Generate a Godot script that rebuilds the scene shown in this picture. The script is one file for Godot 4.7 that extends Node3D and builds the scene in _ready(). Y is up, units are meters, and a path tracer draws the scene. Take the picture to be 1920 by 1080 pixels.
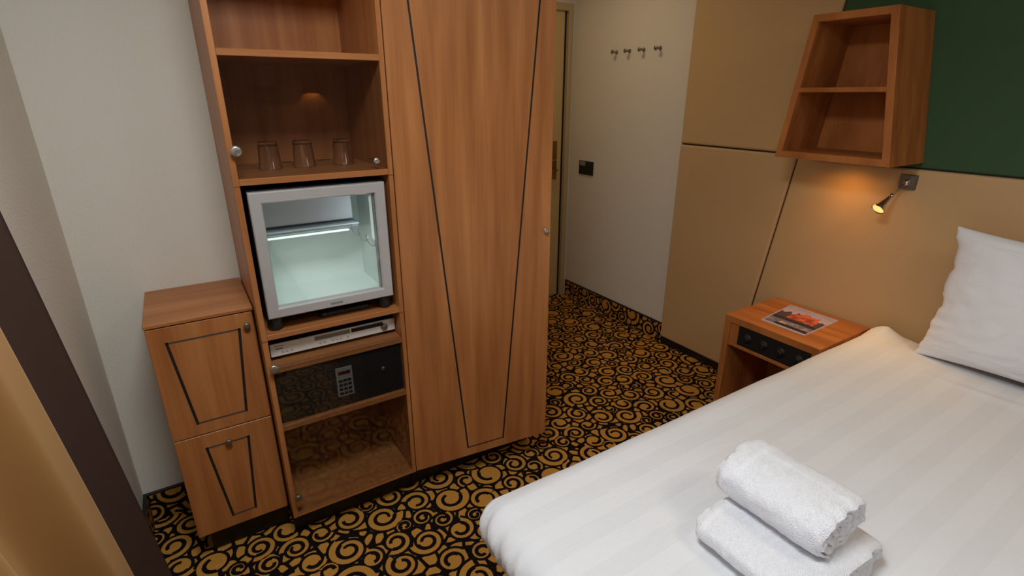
extends Node3D

var M := {}
var rng := RandomNumberGenerator.new()

# ---------------------------------------------------------------- helpers
func numbered(called: String, parent: Node) -> String:
	if not parent.has_node(NodePath(called)):
		return called
	var k := 1
	while parent.has_node(NodePath("%s_%03d" % [called, k])):
		k += 1
	return "%s_%03d" % [called, k]

func tag(o: Node, label: String, category: String, group := "") -> void:
	o.set_meta("label", label)
	o.set_meta("category", category)
	if group != "":
		o.set_meta("group", group)

func thing(called: String, label: String, category: String, at: Vector3, group := "") -> Node3D:
	var o := Node3D.new()
	o.name = numbered(called, self)
	add_child(o)
	o.position = at
	tag(o, label, category, group)
	return o

# one named mesh; the mesh is given in world axes about the point `at`
func put(called: String, mesh: Mesh, mat: Material, parent: Node, at: Vector3, basis := Basis.IDENTITY) -> MeshInstance3D:
	var o := MeshInstance3D.new()
	o.name = numbered(called, parent)
	o.mesh = mesh
	o.material_override = mat
	parent.add_child(o)
	o.global_transform = Transform3D(basis, at)
	return o

func lput(called: String, mesh: Mesh, mat: Material, parent: Node, at: Vector3, basis := Basis.IDENTITY) -> MeshInstance3D:
	var o := MeshInstance3D.new()
	o.name = numbered(called, parent)
	o.mesh = mesh
	o.material_override = mat
	parent.add_child(o)
	o.transform = Transform3D(basis, at)
	return o

func structure(o: Node) -> Node:
	o.set_meta("kind", "structure")
	return o

func tri(st: SurfaceTool, a: Vector3, b: Vector3, c: Vector3, hint: Vector3) -> void:
	var n := (b - a).cross(c - a)
	if n.length() < 1e-12:
		return
	n = n.normalized()
	if n.dot(hint) < 0.0:
		n = -n
		var t := b
		b = c
		c = t
	# front faces run clockwise
	for v in [a, c, b]:
		st.set_normal(n)
		st.add_vertex(v)

func quad(st: SurfaceTool, a: Vector3, b: Vector3, c: Vector3, d: Vector3, hint: Vector3) -> void:
	tri(st, a, b, c, hint)
	tri(st, a, c, d, hint)

func begin() -> SurfaceTool:
	var st := SurfaceTool.new()
	st.begin(Mesh.PRIMITIVE_TRIANGLES)
	return st

# chamfered box added to a SurfaceTool
func add_box(st: SurfaceTool, lo: Vector3, hi: Vector3, bevel := 0.002) -> void:
	var c := (lo + hi) / 2.0
	var h := (hi - lo).abs() / 2.0
	var b := minf(bevel, minf(h.x, minf(h.y, h.z)) * 0.45)
	var i := h - Vector3(b, b, b)
	for ax in 3:
		var u := (ax + 1) % 3
		var w := (ax + 2) % 3
		for s in [-1.0, 1.0]:
			var n := Vector3.ZERO
			n[ax] = s
			var q := []
			for k in [[-1, -1], [1, -1], [1, 1], [-1, 1]]:
				var p := Vector3.ZERO
				p[ax] = s * h[ax]
				p[u] = k[0] * i[u]
				p[w] = k[1] * i[w]
				q.append(c + p)
			quad(st, q[0], q[1], q[2], q[3], n)
	if b <= 0.0:
		return
	for ax in 3:
		var u := (ax + 1) % 3
		var w := (ax + 2) % 3
		for su in [-1.0, 1.0]:
			for sw in [-1.0, 1.0]:
				var q := []
				for k in [[-1, 0], [1, 0], [1, 1], [-1, 1]]:
					var p := Vector3.ZERO
					p[ax] = k[0] * i[ax]
					p[u] = su * (h[u] if k[1] == 0 else i[u])
					p[w] = sw * (i[w] if k[1] == 0 else h[w])
					q.append(c + p)
				var n := Vector3.ZERO
				n[u] = su
				n[w] = sw
				quad(st, q[0], q[1], q[2], q[3], n)
	for sx in [-1.0, 1.0]:
		for sy in [-1.0, 1.0]:
			for sz in [-1.0, 1.0]:
				tri(st, c + Vector3(sx * h.x, sy * i.y, sz * i.z), c + Vector3(sx * i.x, sy * h.y, sz * i.z), c + Vector3(sx * i.x, sy * i.y, sz * h.z), Vector3(sx, sy, sz))

func box_mesh(size: Vector3, bevel := 0.002) -> Mesh:
	var st := begin()
	add_box(st, -size / 2.0, size / 2.0, bevel)
	return st.commit()

# box by world corners
func box(called: String, lo: Vector3, hi: Vector3, mat: Material, parent: Node, bevel := 0.002) -> MeshInstance3D:
	return put(called, box_mesh(hi - lo, bevel), mat, parent, (lo + hi) / 2.0)

func lbox(called: String, lo: Vector3, hi: Vector3, mat: Material, parent: Node, bevel := 0.002) -> MeshInstance3D:
	return lput(called, box_mesh(hi - lo, bevel), mat, parent, (lo + hi) / 2.0)

func inset(poly: Array, d: float) -> Array:
	var out := []
	var n := poly.size()
	var area := 0.0
	for k in n:
		area += poly[k].cross(poly[(k + 1) % n])
	var sgn := signf(area)
	for k in n:
		var a: Vector2 = poly[(k + n - 1) % n]
		var b: Vector2 = poly[k]
		var c: Vector2 = poly[(k + 1) % n]
		var e1 := (b - a).normalized()
		var e2 := (c - b).normalized()
		var n1 := Vector2(-e1.y, e1.x) * sgn
		var n2 := Vector2(-e2.y, e2.x) * sgn
		var m := (n1 + n2) / (1.0 + n1.dot(n2))
		out.append(b + m * d)
	return out

# convex polygon in the (z, y) plane as a slab from x_back to x_front with a rounded front rim
func slab_zy(poly: Array, x_back: float, x_front: float, r: float, steps: int) -> Mesh:
	var st := begin()
	st.set_smooth_group(-1)
	var dirx := signf(x_front - x_back)
	var rings := [[x_back, poly]]
	for k in steps + 1:
		var t := float(k) / steps * PI / 2.0
		rings.append([x_front - dirx * r * (1.0 - sin(t)), inset(poly, r * (1.0 - cos(t)))])
	var mid := Vector2.ZERO
	for p in poly:
		mid += p / poly.size()
	var n := poly.size()
	for j in rings.size() - 1:
		for k in n:
			var a: Vector2 = rings[j][1][k]
			var b: Vector2 = rings[j][1][(k + 1) % n]
			var c: Vector2 = rings[j + 1][1][(k + 1) % n]
			var d: Vector2 = rings[j + 1][1][k]
			var hint2 := (a + b) / 2.0 - mid
			var e := (b - a).normalized()
			var o := Vector2(e.y, -e.x)
			if o.dot(hint2) < 0.0:
				o = -o
			quad(st, Vector3(rings[j][0], a.y, a.x), Vector3(rings[j][0], b.y, b.x), Vector3(rings[j + 1][0], c.y, c.x), Vector3(rings[j + 1][0], d.y, d.x), Vector3(dirx * 0.2, o.y, o.x))
	var last: Array = rings[-1][1]
	for k in range(1, n - 1):
		tri(st, Vector3(x_front, last[0].y, last[0].x), Vector3(x_front, last[k].y, last[k].x), Vector3(x_front, last[k + 1].y, last[k + 1].x), Vector3(dirx, 0, 0))
		tri(st, Vector3(x_back, poly[0].y, poly[0].x), Vector3(x_back, poly[k].y, poly[k].x), Vector3(x_back, poly[k + 1].y, poly[k + 1].x), Vector3(-dirx, 0, 0))
	return st.commit()

# prism of a quad in the (x, y) plane between z0 and z1
func strip_xy(pts: Array, z0: float, z1: float) -> Mesh:
	var st := begin()
	var n := pts.size()
	var mid := Vector2.ZERO
	for p in pts:
		mid += p / n
	for k in n:
		var a: Vector2 = pts[k]
		var b: Vector2 = pts[(k + 1) % n]
		var m := (a + b) / 2.0 - mid
		var e := (b - a).normalized()
		var o := Vector2(e.y, -e.x)
		if o.dot(m) < 0.0:
			o = -o
		quad(st, Vector3(a.x, a.y, z0), Vector3(b.x, b.y, z0), Vector3(b.x, b.y, z1), Vector3(a.x, a.y, z1), Vector3(o.x, o.y, 0))
	for k in range(1, n - 1):
		tri(st, Vector3(pts[0].x, pts[0].y, z1), Vector3(pts[k].x, pts[k].y, z1), Vector3(pts[k + 1].x, pts[k + 1].y, z1), Vector3(0, 0, signf(z1 - z0)))
		tri(st, Vector3(pts[0].x, pts[0].y, z0), Vector3(pts[k].x, pts[k].y, z0), Vector3(pts[k + 1].x, pts[k + 1].y, z0), Vector3(0, 0, -signf(z1 - z0)))
	return st.commit()

# surface of revolution about y: profile of (radius, height), closed on the axis where the radius is 0
func lathe(profile: Array, seg := 32) -> Mesh:
	var st := begin()
	st.set_smooth_group(0)
	var rows := []
	for p in profile:
		var row := []
		for k in seg:
			var a := TAU * k / seg
			row.append(Vector3(p.x * cos(a), p.y, p.x * sin(a)))
		rows.append(row)
	for j in rows.size() - 1:
		for k in seg:
			var a: Vector3 = rows[j][k]
			var b: Vector3 = rows[j][(k + 1) % seg]
			var c: Vector3 = rows[j + 1][(k + 1) % seg]
			var d: Vector3 = rows[j + 1][k]
			# profile runs so that the outside lies to its right when going up
			for t in [[a, b, c], [a, c, d]]:
				if (t[1] - t[0]).cross(t[2] - t[0]).length() > 1e-14:
					st.add_vertex(t[0])
					st.add_vertex(t[1])
					st.add_vertex(t[2])
	st.generate_normals()
	return st.commit()

# profile with its corners kept crisp by doubling points close by
func crisp(profile: Array, e := 0.0004) -> Array:
	var out := []
	for k in profile.size():
		var p: Vector2 = profile[k]
		if k > 0 and k < profile.size() - 1:
			var a: Vector2 = profile[k - 1]
			var b: Vector2 = profile[k + 1]
			out.append(p + (a - p).limit_length(e))
			out.append(p + (b - p).limit_length(e))
		else:
			out.append(p)
	return out

# grid of points to a smooth mesh
func sheet(rows: Array, flip := false) -> SurfaceTool:
	var st := begin()
	add_sheet(st, rows, flip)
	return st

func add_sheet(st: SurfaceTool, rows: Array, flip := false) -> void:
	st.set_smooth_group(0)
	for j in rows.size() - 1:
		for k in rows[j].size() - 1:
			var a: Vector3 = rows[j][k]
			var b: Vector3 = rows[j][k + 1]
			var c: Vector3 = rows[j + 1][k + 1]
			var d: Vector3 = rows[j + 1][k]
			for t in ([[a, b, c], [a, c, d]] if not flip else [[a, c, b], [a, d, c]]):
				for v in t:
					st.add_vertex(v)

# tube swept along points
func tube(points: Array, r: float, seg := 10) -> Mesh:
	var st := begin()
	st.set_smooth_group(0)
	var rows := []
	for j in points.size():
		var a: Vector3 = points[maxi(j - 1, 0)]
		var b: Vector3 = points[mini(j + 1, points.size() - 1)]
		var t := (b - a).normalized()
		var u := t.cross(Vector3(0.31, 0.84, 0.45)).normalized()
		var w := t.cross(u)
		var row := []
		for k in seg + 1:
			var q := TAU * (k % seg) / seg
			row.append(points[j] + (u * cos(q) + w * sin(q)) * r)
		rows.append(row)
	add_sheet(st, rows)
	for e in [0, points.size() - 1]:
		for k in seg:
			for v in ([points[e], rows[e][k + 1], rows[e][k]] if e == 0 else [points[e], rows[e][k], rows[e][k + 1]]):
				st.add_vertex(v)
	st.generate_normals()
	return st.commit()

func aim(dir: Vector3) -> Basis:   # turns +y to dir
	var y := dir.normalized()
	var x := y.cross(Vector3(0.12, 0.3, 0.95)).normalized()
	return Basis(x, y, x.cross(y).normalized())

# ---------------------------------------------------------------- materials
func srgb(r: float, g: float, b: float) -> Color:
	return Color(r / 255.0, g / 255.0, b / 255.0)

func plain(called: String, c: Color, rough := 0.6, metal := 0.0) -> StandardMaterial3D:
	var m := StandardMaterial3D.new()
	m.resource_name = called
	m.albedo_color = c
	m.roughness = rough
	m.metallic = metal
	M[called] = m
	return m

func relief(m: StandardMaterial3D, tex: Texture2D, cm: float, scale: Vector3) -> void:
	m.heightmap_enabled = true
	m.heightmap_texture = tex
	m.heightmap_scale = cm
	m.uv1_triplanar = true
	m.uv1_world_triplanar = true
	m.uv1_scale = scale

func noise_tex(freq: float, octaves: int, seed_: int, size := 512) -> NoiseTexture2D:
	var n := FastNoiseLite.new()
	n.noise_type = FastNoiseLite.TYPE_SIMPLEX_SMOOTH
	n.seed = seed_
	n.frequency = freq
	n.fractal_octaves = octaves
	var t := NoiseTexture2D.new()
	t.width = size
	t.height = size
	t.seamless = true
	t.noise = n
	return t

# beech laminate: u across the grain, v along it
func wood_images() -> Array:
	var w := 512
	var h := 512
	var n := FastNoiseLite.new()
	n.seed = 11
	n.noise_type = FastNoiseLite.TYPE_SIMPLEX_SMOOTH
	n.frequency = 1.0
	n.fractal_octaves = 3
	var f := FastNoiseLite.new()
	f.seed = 5
	f.noise_type = FastNoiseLite.TYPE_SIMPLEX_SMOOTH
	f.frequency = 1.0
	f.fractal_octaves = 2
	var a := Image.create(w, h, false, Image.FORMAT_RGB8)
	var b := Image.create(h, w, false, Image.FORMAT_RGB8)
	var dark := Vector3(150, 91, 48)
	var light := Vector3(192, 129, 76)
	for i in w:
		for j in h:
			var u := float(i) / w
			var v := float(j) / h
			# a round trip in u and v keeps the tile seamless
			var blend := clampf((u - 0.9) / 0.1, 0.0, 1.0)
			var x1 := u * 14.0
			var x2 := (u - 1.0) * 14.0
			var yy := 0.55 * sin(v * TAU)
			var zz := 0.55 * cos(v * TAU)
			var s := n.get_noise_3d(x1, yy, zz) * (1.0 - blend) + n.get_noise_3d(x2, yy, zz) * blend
			var g1 := f.get_noise_3d(u * 150.0, yy * 3.0, zz * 3.0) * (1.0 - blend) + f.get_noise_3d((u - 1.0) * 150.0, yy * 3.0, zz * 3.0) * blend
			var t := clampf(0.5 + 0.66 * s + 0.16 * g1, 0.0, 1.0)
			var c := dark.lerp(light, t) / 255.0
			var col := Color(c.x, c.y, c.z)
			a.set_pixel(i, j, col)
			b.set_pixel(j, i, col)
	return [ImageTexture.create_from_image(a), ImageTexture.create_from_image(b)]

func wood(called: String, tex: Texture2D, scale: Vector3, tint := Color.WHITE, offset := Vector3.ZERO) -> StandardMaterial3D:
	var m := plain(called, tint, 0.42)
	m.albedo_texture = tex
	m.uv1_triplanar = true
	m.uv1_world_triplanar = true
	m.uv1_triplanar_sharpness = 8.0
	m.uv1_scale = scale
	m.uv1_offset = offset
	m.metallic_specular = 0.4
	return m

# carpet print: nautilus scrolls of gold on black, with gold fillers between
func carpet_image() -> ImageTexture:
	var n := 1024
	var tile := 1.3
	var px := tile / n
	rng.seed = 20
	var cs := []
	for size in [[0.078, 22, 400], [0.066, 60, 900], [0.057, 90, 1600], [0.048, 120, 2500], [0.039, 120, 3000]]:
		var made := 0
		for tries in size[2]:
			if made >= size[1]:
				break
			var p := Vector2(rng.randf() * tile, rng.randf() * tile)
			var r: float = size[0] * rng.randf_range(0.9, 1.08)
			var ok := true
			for c in cs:
				var d: Vector2 = (p - c[0]).abs()
				d = Vector2(minf(d.x, tile - d.x), minf(d.y, tile - d.y))
				if d.length() < 0.77 * (r + c[1]) + 0.004:
					ok = false
					break
			if ok:
				cs.append([p, r, rng.randf() * TAU, 1.0 if rng.randf() < 0.5 else -1.0, rng.randf_range(1.35, 2.15)])
				made += 1
	var best := PackedFloat32Array()
	best.resize(n * n)
	best.fill(9.0)
	var second := best.duplicate()
	var ink := PackedByteArray()
	ink.resize(n * n)
	var q := 0.46
	for c in cs:
		var r: float = c[1]
		var reach := int(ceil((r + 0.02) / px))
		var ox := int(c[0].x / px)
		var oy := int(c[0].y / px)
		for dy in range(-reach, reach + 1):
			for dx in range(-reach, reach + 1):
				var at := posmod(oy + dy, n) * n + posmod(ox + dx, n)
				var rho := sqrt(float(dx * dx + dy * dy)) * px
				if rho > r + 0.02:
					continue
				var phi := fposmod((atan2(dy, dx) - c[2]) * c[3] / TAU, 1.0)
				var edge := r * pow(q, phi * 0.75)
				var d := rho - edge
				if d < best[at]:
					second[at] = best[at]
					best[at] = d
					var black := 0
					var k := 1
					while phi + k < c[4]:
						var g := r * pow(q, (phi + k) * 0.9 - 0.12)
						if absf(rho - g) < 0.0070 * (1.15 - 0.3 * (phi + k - 1.0)):
							black = 1
						k += 1
					ink[at] = black
				elif d < second[at]:
					second[at] = d
	# fillers between the scrolls are broken into small pieces
	var cells := []
	var per := 26
	var step := tile / per
	for i in per:
		for j in per:
			cells.append(Vector2((i + rng.randf_range(0.1, 0.9)) * step, (j + rng.randf_range(0.1, 0.9)) * step))
	var tone := FastNoiseLite.new()
	tone.seed = 3
	tone.frequency = 0.35
	var data := PackedByteArray()
	data.resize(n * n * 3)
	for at in n * n:
		var d := best[at]
		var gold := false
		if d < -0.0028:
			gold = ink[at] == 0
			if second[at] < 0.0 and second[at] - d < 0.010:
				gold = false
		elif d > 0.0080:
			gold = true
			var x := (at % n) * px
			var y := (at / n) * px
			var ci := int(x / step)
			var cj := int(y / step)
			var f1 := 9.0
			var f2 := 9.0
			for a in range(-1, 2):
				for b in range(-1, 2):
					var c: Vector2 = cells[posmod(ci + a, per) * per + posmod(cj + b, per)]
					var ex := absf(c.x - x)
					var ey := absf(c.y - y)
					ex = minf(ex, tile - ex)
					ey = minf(ey, tile - ey)
					var e := sqrt(ex * ex + ey * ey)
					if e < f1:
						f2 = f1
						f1 = e
					elif e < f2:
						f2 = e
			if f2 - f1 < 0.012:
				gold = false
		var t := 1.0 + 0.16 * tone.get_noise_2d(at % n, at / n)
		var c := Vector3(186, 132, 58) if gold else Vector3(24, 19, 18)
		data[at * 3] = int(clampf(c.x * t, 0, 255))
		data[at * 3 + 1] = int(clampf(c.y * t, 0, 255))
		data[at * 3 + 2] = int(clampf(c.z * t, 0, 255))
	return ImageTexture.create_from_image(Image.create_from_data(n, n, false, Image.FORMAT_RGB8, data))

func make_materials() -> void:
	var wi := wood_images()
	wood("wood_upright", wi[0], Vector3(1.1, 0.30, 1.1))
	wood("wood_upright_shifted", wi[0], Vector3(1.1, 0.30, 1.1), Color(1, 0.98, 0.96), Vector3(0.37, 0.4, 0.2))
	wood("wood_flat", wi[1], Vector3(0.30, 1.1, 1.1))
	wood("wood_bedside", wi[0], Vector3(1.1, 0.8, 0.45), Color(1.0, 0.95, 0.86), Vector3(0.1, 0.2, 0.6))
	var carpet := plain("carpet", Color.WHITE, 0.95)
	carpet.albedo_texture = carpet_image()
	carpet.metallic_specular = 0.15
	relief(carpet, noise_tex(0.12, 3, 4), 0.25, Vector3.ONE / 1.3)
	var wall := plain("wall_paint", srgb(219, 212, 198), 0.85)
	relief(wall, noise_tex(0.06, 3, 8), 0.06, Vector3.ONE * 2.5)
	plain("ceiling_paint", srgb(214, 212, 206), 0.9)
	plain("door_paint", srgb(205, 180, 125), 0.5)
	plain("frame_paint", srgb(188, 170, 135), 0.5)
	var leather := plain("beige_leatherette", srgb(197, 162, 114), 0.55)
	relief(leather, noise_tex(0.09, 2, 9), 0.035, Vector3.ONE * 6.0)
	var green := plain("green_cloth", srgb(52, 82, 50), 0.85)
	relief(green, noise_tex(0.2, 2, 10), 0.04, Vector3.ONE * 5.0)
	plain("black_plinth", srgb(20, 18, 18), 0.5)
	plain("black_plastic", srgb(26, 26, 28), 0.4)
	plain("inlay", srgb(24, 18, 15), 0.6)
	plain("inlay_grey", srgb(74, 66, 60), 0.45)
	plain("nickel", srgb(190, 186, 178), 0.3, 0.9)
	plain("dark_nickel", srgb(140, 136, 128), 0.35, 0.9)
	plain("chrome", srgb(205, 205, 208), 0.12, 1.0)
	plain("brass", srgb(150, 112, 52), 0.35, 0.8)
	plain("silver_trim", srgb(192, 188, 186), 0.38, 0.35)
	plain("fridge_black", srgb(17, 17, 24), 0.45)
	plain("fridge_liner", srgb(214, 226, 220), 0.45)
	plain("fridge_flap", srgb(206, 212, 218), 0.35)
	plain("tray_blue", srgb(150, 168, 180), 0.3)
	plain("dvd_silver", srgb(226, 226, 220), 0.4, 0.1)
	plain("dvd_display", srgb(126, 128, 122), 0.3)
	plain("safe_black", srgb(20, 21, 24), 0.5)
	plain("keypad_grey", srgb(126, 126, 124), 0.5)
	plain("display_red", srgb(60, 20, 16), 0.2)
	plain("brown_lining", srgb(64, 40, 30), 0.85)
	var gold := plain("gold_curtain", srgb(174, 129, 74), 0.7)
	gold.rim_enabled = true
	gold.rim = 0.4
	gold.rim_tint = 0.7
	var stripes := Image.create(64, 64, false, Image.FORMAT_RGB8)
	for i in 64:
		for j in 64:
			var c := 0.905 if j < 32 else 0.89
			stripes.set_pixel(i, j, Color(c, c, c * 1.004))
	var sheet_m := plain("white_sheet", Color.WHITE, 0.8)
	sheet_m.albedo_texture = ImageTexture.create_from_image(stripes)
	sheet_m.metallic_specular = 0.25
	relief(sheet_m, noise_tex(0.02, 3, 13), 0.05, Vector3(1.0, 10.0, 10.0))
	var pil := plain("pillow_white", srgb(236, 236, 238), 0.8)
	pil.metallic_specular = 0.25
	relief(pil, noise_tex(0.02, 3, 14), 0.12, Vector3.ONE * 3.0)
	var towel := plain("terry", srgb(243, 243, 246), 0.95)
	towel.metallic_specular = 0.1
	relief(towel, noise_tex(0.16, 2, 15), 0.3, Vector3.ONE * 4.0)
	var pane := plain("pane", Color(1, 1, 1, 0.0), 0.02)
	pane.transparency = BaseMaterial3D.TRANSPARENCY_ALPHA
	var smoked := plain("smoked_pane", Color(0.12, 0.11, 0.10, 0.13), 0.02)
	smoked.transparency = BaseMaterial3D.TRANSPARENCY_ALPHA
	var solid := plain("tumbler_glass", Color(1, 1, 1, 0.0), 0.02)
	solid.refraction_enabled = true
	solid.refraction_scale = 0.05
	solid.transparency = BaseMaterial3D.TRANSPARENCY_ALPHA
	plain("picture_mat", srgb(128, 112, 92), 0.7)
	plain("picture_print", srgb(120, 100, 80), 0.7)
	plain("dark_frame", srgb(60, 40, 28), 0.4)

func glow(called: String, c: Color, energy: float) -> StandardMaterial3D:
	var m := plain(called, c, 0.5)
	m.emission_enabled = true
	m.emission = c
	m.emission_energy_multiplier = energy
	return m

# ---------------------------------------------------------------- scene
const R := 2.3993        # front of the padded panels
const WX := 2.425        # white wall on the right
const WL := -0.4612      # window wall
const WZ := -0.4225      # wall behind the cabinets
const DZ := -1.5405      # wall of the entrance door
const FZ := 3.80         # wall behind the camera
const H := 2.45

func _ready() -> void:
	camera_and_light()
	make_materials()
	room()
	padded_wall()
	tall_cabinet()
	wardrobe()
	low_cabinet()
	minibar()
	bed()
	nightstand()
	bedside_shelf()
	reading_lamp()
	dvd_player()
	safe()
	tumblers()
	towels()
	curtain()
	hooks_and_switch()
	behind_camera()

func camera_and_light() -> void:
	var cam := Camera3D.new()
	cam.name = "camera"
	add_child(cam)
	cam.position = Vector3(-0.127, 1.5509, 1.6672)
	cam.rotation = Vector3(-0.3531, -0.5643, 0.0003)
	cam.fov = rad_to_deg(2.0 * atan(540.0 / 978.49))
	cam.near = 0.02
	cam.far = 60.0
	cam.current = true
	var e := Environment.new()
	e.background_mode = Environment.BG_SKY
	var sky := Sky.new()
	var sm := ProceduralSkyMaterial.new()
	sm.sky_top_color = srgb(168, 182, 205)
	sm.sky_horizon_color = srgb(205, 210, 218)
	sm.ground_bottom_color = srgb(120, 118, 112)
	sm.ground_horizon_color = srgb(160, 160, 158)
	sky.sky_material = sm
	e.sky = sky
	e.background_energy_multiplier = 2.5
	e.tonemap_mode = Environment.TONE_MAPPER_LINEAR
	e.tonemap_exposure = 0.93
	e.sdfgi_enabled = true
	e.ssao_enabled = true
	e.ssil_enabled = true
	var we := WorldEnvironment.new()
	we.name = "environment"
	we.environment = e
	add_child(we)
	ceiling_lamp("square white ceiling lamp above the foot of the bed", Vector3(0.0, H, 1.12), srgb(242, 250, 255), 2.55)
	ceiling_lamp("square warm ceiling lamp above the middle of the bed", Vector3(1.35, H, 2.3), srgb(255, 244, 230), 0.88)
	ceiling_lamp("small square amber ceiling lamp in the entrance passage", Vector3(1.72, H, -0.85), srgb(255, 226, 184), 0.33, 0.15)

func ceiling_lamp(label: String, at: Vector3, c: Color, energy: float, half := 0.25) -> void:
	var root := thing("ceiling_lamp", label, "lamp", at, "ceiling lamps")
	box("lamp_housing", at + Vector3(-half, -0.04, -half), at + Vector3(half, 0, half), plain("lamp_white", srgb(230, 228, 222), 0.5), root, 0.006)
	box("lamp_diffuser", at + Vector3(-half + 0.02, -0.05, -half + 0.02), at + Vector3(half - 0.02, -0.04, half - 0.02), glow("lamp_glow", c, 1.5), root, 0.004)
	var l := AreaLight3D.new()
	l.name = "ceiling_light"
	l.area_size = Vector2(half * 2 - 0.04, half * 2 - 0.04)
	l.area_normalize_energy = true
	l.light_color = c
	l.light_energy = energy
	l.shadow_enabled = true
	l.set("area_range", 12.0)
	root.add_child(l, true)
	l.global_position = at + Vector3(0, -0.056, 0)
	l.rotation = Vector3(-PI / 2, 0, 0)

func carpet_skirting(called: String, lo: Vector3, hi: Vector3) -> void:
	var o := Node3D.new()
	o.name = called
	add_child(o)
	o.position = (lo + hi) / 2.0 * Vector3(1, 0, 1)
	structure(o)
	box("carpet_strip", lo, hi - Vector3(0, 0.009, 0), M.carpet, o, 0.001)
	box("edge_binding", Vector3(lo.x, hi.y - 0.009, lo.z), hi, M.black_plinth, o, 0.001)

func room() -> void:
	var t := 0.1
	structure(box("floor", Vector3(WL - t, -t, DZ - t), Vector3(WX + t, 0, FZ + t), M.carpet, self, 0.0))
	structure(box("ceiling", Vector3(WL - t, H, DZ - t), Vector3(WX + t, H + t, FZ + t), M.ceiling_paint, self, 0.0))
	structure(box("wall_back", Vector3(WL - t, 0, WZ - t), Vector3(1.10, H, WZ), M.wall_paint, self, 0.0))
	structure(box("wall_corridor", Vector3(1.0, 0, DZ - t), Vector3(1.10, H, WZ - t), M.wall_paint, self, 0.0))
	structure(box("wall_right", Vector3(WX, 0, DZ - t), Vector3(WX + t, H, FZ + t), M.wall_paint, self, 0.0))
	structure(box("wall_front", Vector3(WL - t, 0, FZ), Vector3(WX, H, FZ + t), plain("brown_wallpaper", srgb(118, 92, 66), 0.8), self, 0.0))
	# window wall with its opening
	var z0 := 1.30
	var z1 := 2.45
	var y0 := 0.85
	var y1 := 2.15
	var st := begin()
	add_box(st, Vector3(WL - t, 0, WZ), Vector3(WL, H, z0), 0.0)
	add_box(st, Vector3(WL - t, 0, z1), Vector3(WL, H, FZ), 0.0)
	add_box(st, Vector3(WL - t, 0, z0), Vector3(WL, y0, z1), 0.0)
	add_box(st, Vector3(WL - t, y1, z0), Vector3(WL, H, z1), 0.0)
	structure(put("wall_left", st.commit(), M.wall_paint, self, Vector3.ZERO))
	var w := Node3D.new()
	w.name = "window_1"
	add_child(w)
	w.position = Vector3(WL - 0.05, y0, (z0 + z1) / 2)
	structure(w)
	var wm := plain("window_white", srgb(225, 225, 222), 0.4)
	for a in [[y0, y0 + 0.05, z0, z1], [y1 - 0.05, y1, z0, z1], [y0 + 0.05, y1 - 0.05, z0, z0 + 0.05], [y0 + 0.05, y1 - 0.05, z1 - 0.05, z1]]:
		box("window_frame", Vector3(WL - 0.08, a[0], a[2]), Vector3(WL - 0.03, a[1], a[3]), wm, w, 0.004)
	box("window_pane", Vector3(WL - 0.058, y0 + 0.05, z0 + 0.05), Vector3(WL - 0.052, y1 - 0.05, z1 - 0.05), M.pane, w, 0.0)
	box("window_sill", Vector3(WL - 0.03, y0 - 0.02, z0 - 0.03), Vector3(WL + 0.06, y0, z1 + 0.03), wm, w, 0.004)
	# entrance door in the end wall
	var dx0 := 1.45
	var dx1 := 2.36
	var dh := 2.10
	st = begin()
	add_box(st, Vector3(1.10, 0, DZ - t), Vector3(dx0 - 0.03, H, DZ), 0.0)
	add_box(st, Vector3(dx1 + 0.03, 0, DZ - t), Vector3(WX, H, DZ), 0.0)
	add_box(st, Vector3(dx0 - 0.03, dh + 0.03, DZ - t), Vector3(dx1 + 0.03, H, DZ), 0.0)
	structure(put("wall_end", st.commit(), M.wall_paint, self, Vector3.ZERO))
	var d := Node3D.new()
	d.name = "door_1"
	add_child(d)
	d.position = Vector3((dx0 + dx1) / 2, 0, DZ)
	structure(d)
	box("door_leaf", Vector3(dx0, 0.008, DZ - 0.055), Vector3(dx1 - 0.012, dh, DZ - 0.012), M.door_paint, d, 0.003)
	box("door_seal", Vector3(dx1 - 0.012, 0.0, DZ - 0.06), Vector3(dx1 + 0.008, dh, DZ - 0.02), M.black_plinth, d, 0.001)
	box("door_frame", Vector3(dx1 + 0.008, 0, DZ - 0.06), Vector3(dx1 + 0.045, dh + 0.045, DZ + 0.012), M.frame_paint, d, 0.003)
	box("door_frame", Vector3(dx0 - 0.045, 0, DZ - 0.06), Vector3(dx0, dh + 0.045, DZ + 0.012), M.frame_paint, d, 0.003)
	box("door_frame", Vector3(dx0, dh, DZ - 0.06), Vector3(dx1 + 0.008, dh + 0.045, DZ + 0.012), M.frame_paint, d, 0.003)
	var lock := box("lock_plate", Vector3(2.245, 0.955, DZ - 0.012), Vector3(2.305, 1.235, DZ - 0.004), M.brass, d, 0.003)
	box("lock_seam", Vector3(2.246, 1.094, DZ - 0.004), Vector3(2.304, 1.102, DZ - 0.002), M.nickel, lock, 0.001)
	put("door_handle", tube([Vector3(2.275, 1.03, DZ - 0.006), Vector3(2.275, 1.03, DZ + 0.04), Vector3(2.262, 1.03, DZ + 0.05), Vector3(2.16, 1.03, DZ + 0.05)], 0.009), M.brass, lock, Vector3.ZERO)
	# carpet turned up the walls as skirting
	var s := 0.012
	var k := 0.131
	carpet_skirting("baseboard_back", Vector3(WL + s, 0, WZ), Vector3(-0.30, k, WZ + s))
	carpet_skirting("baseboard_left", Vector3(WL, 0, WZ), Vector3(WL + s, k, FZ))
	carpet_skirting("baseboard_right", Vector3(WX - s, 0, DZ + 0.014), Vector3(WX, k, -0.476))
	carpet_skirting("baseboard_front", Vector3(WL + s, 0, FZ - s), Vector3(WX - s, k, FZ))
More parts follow.
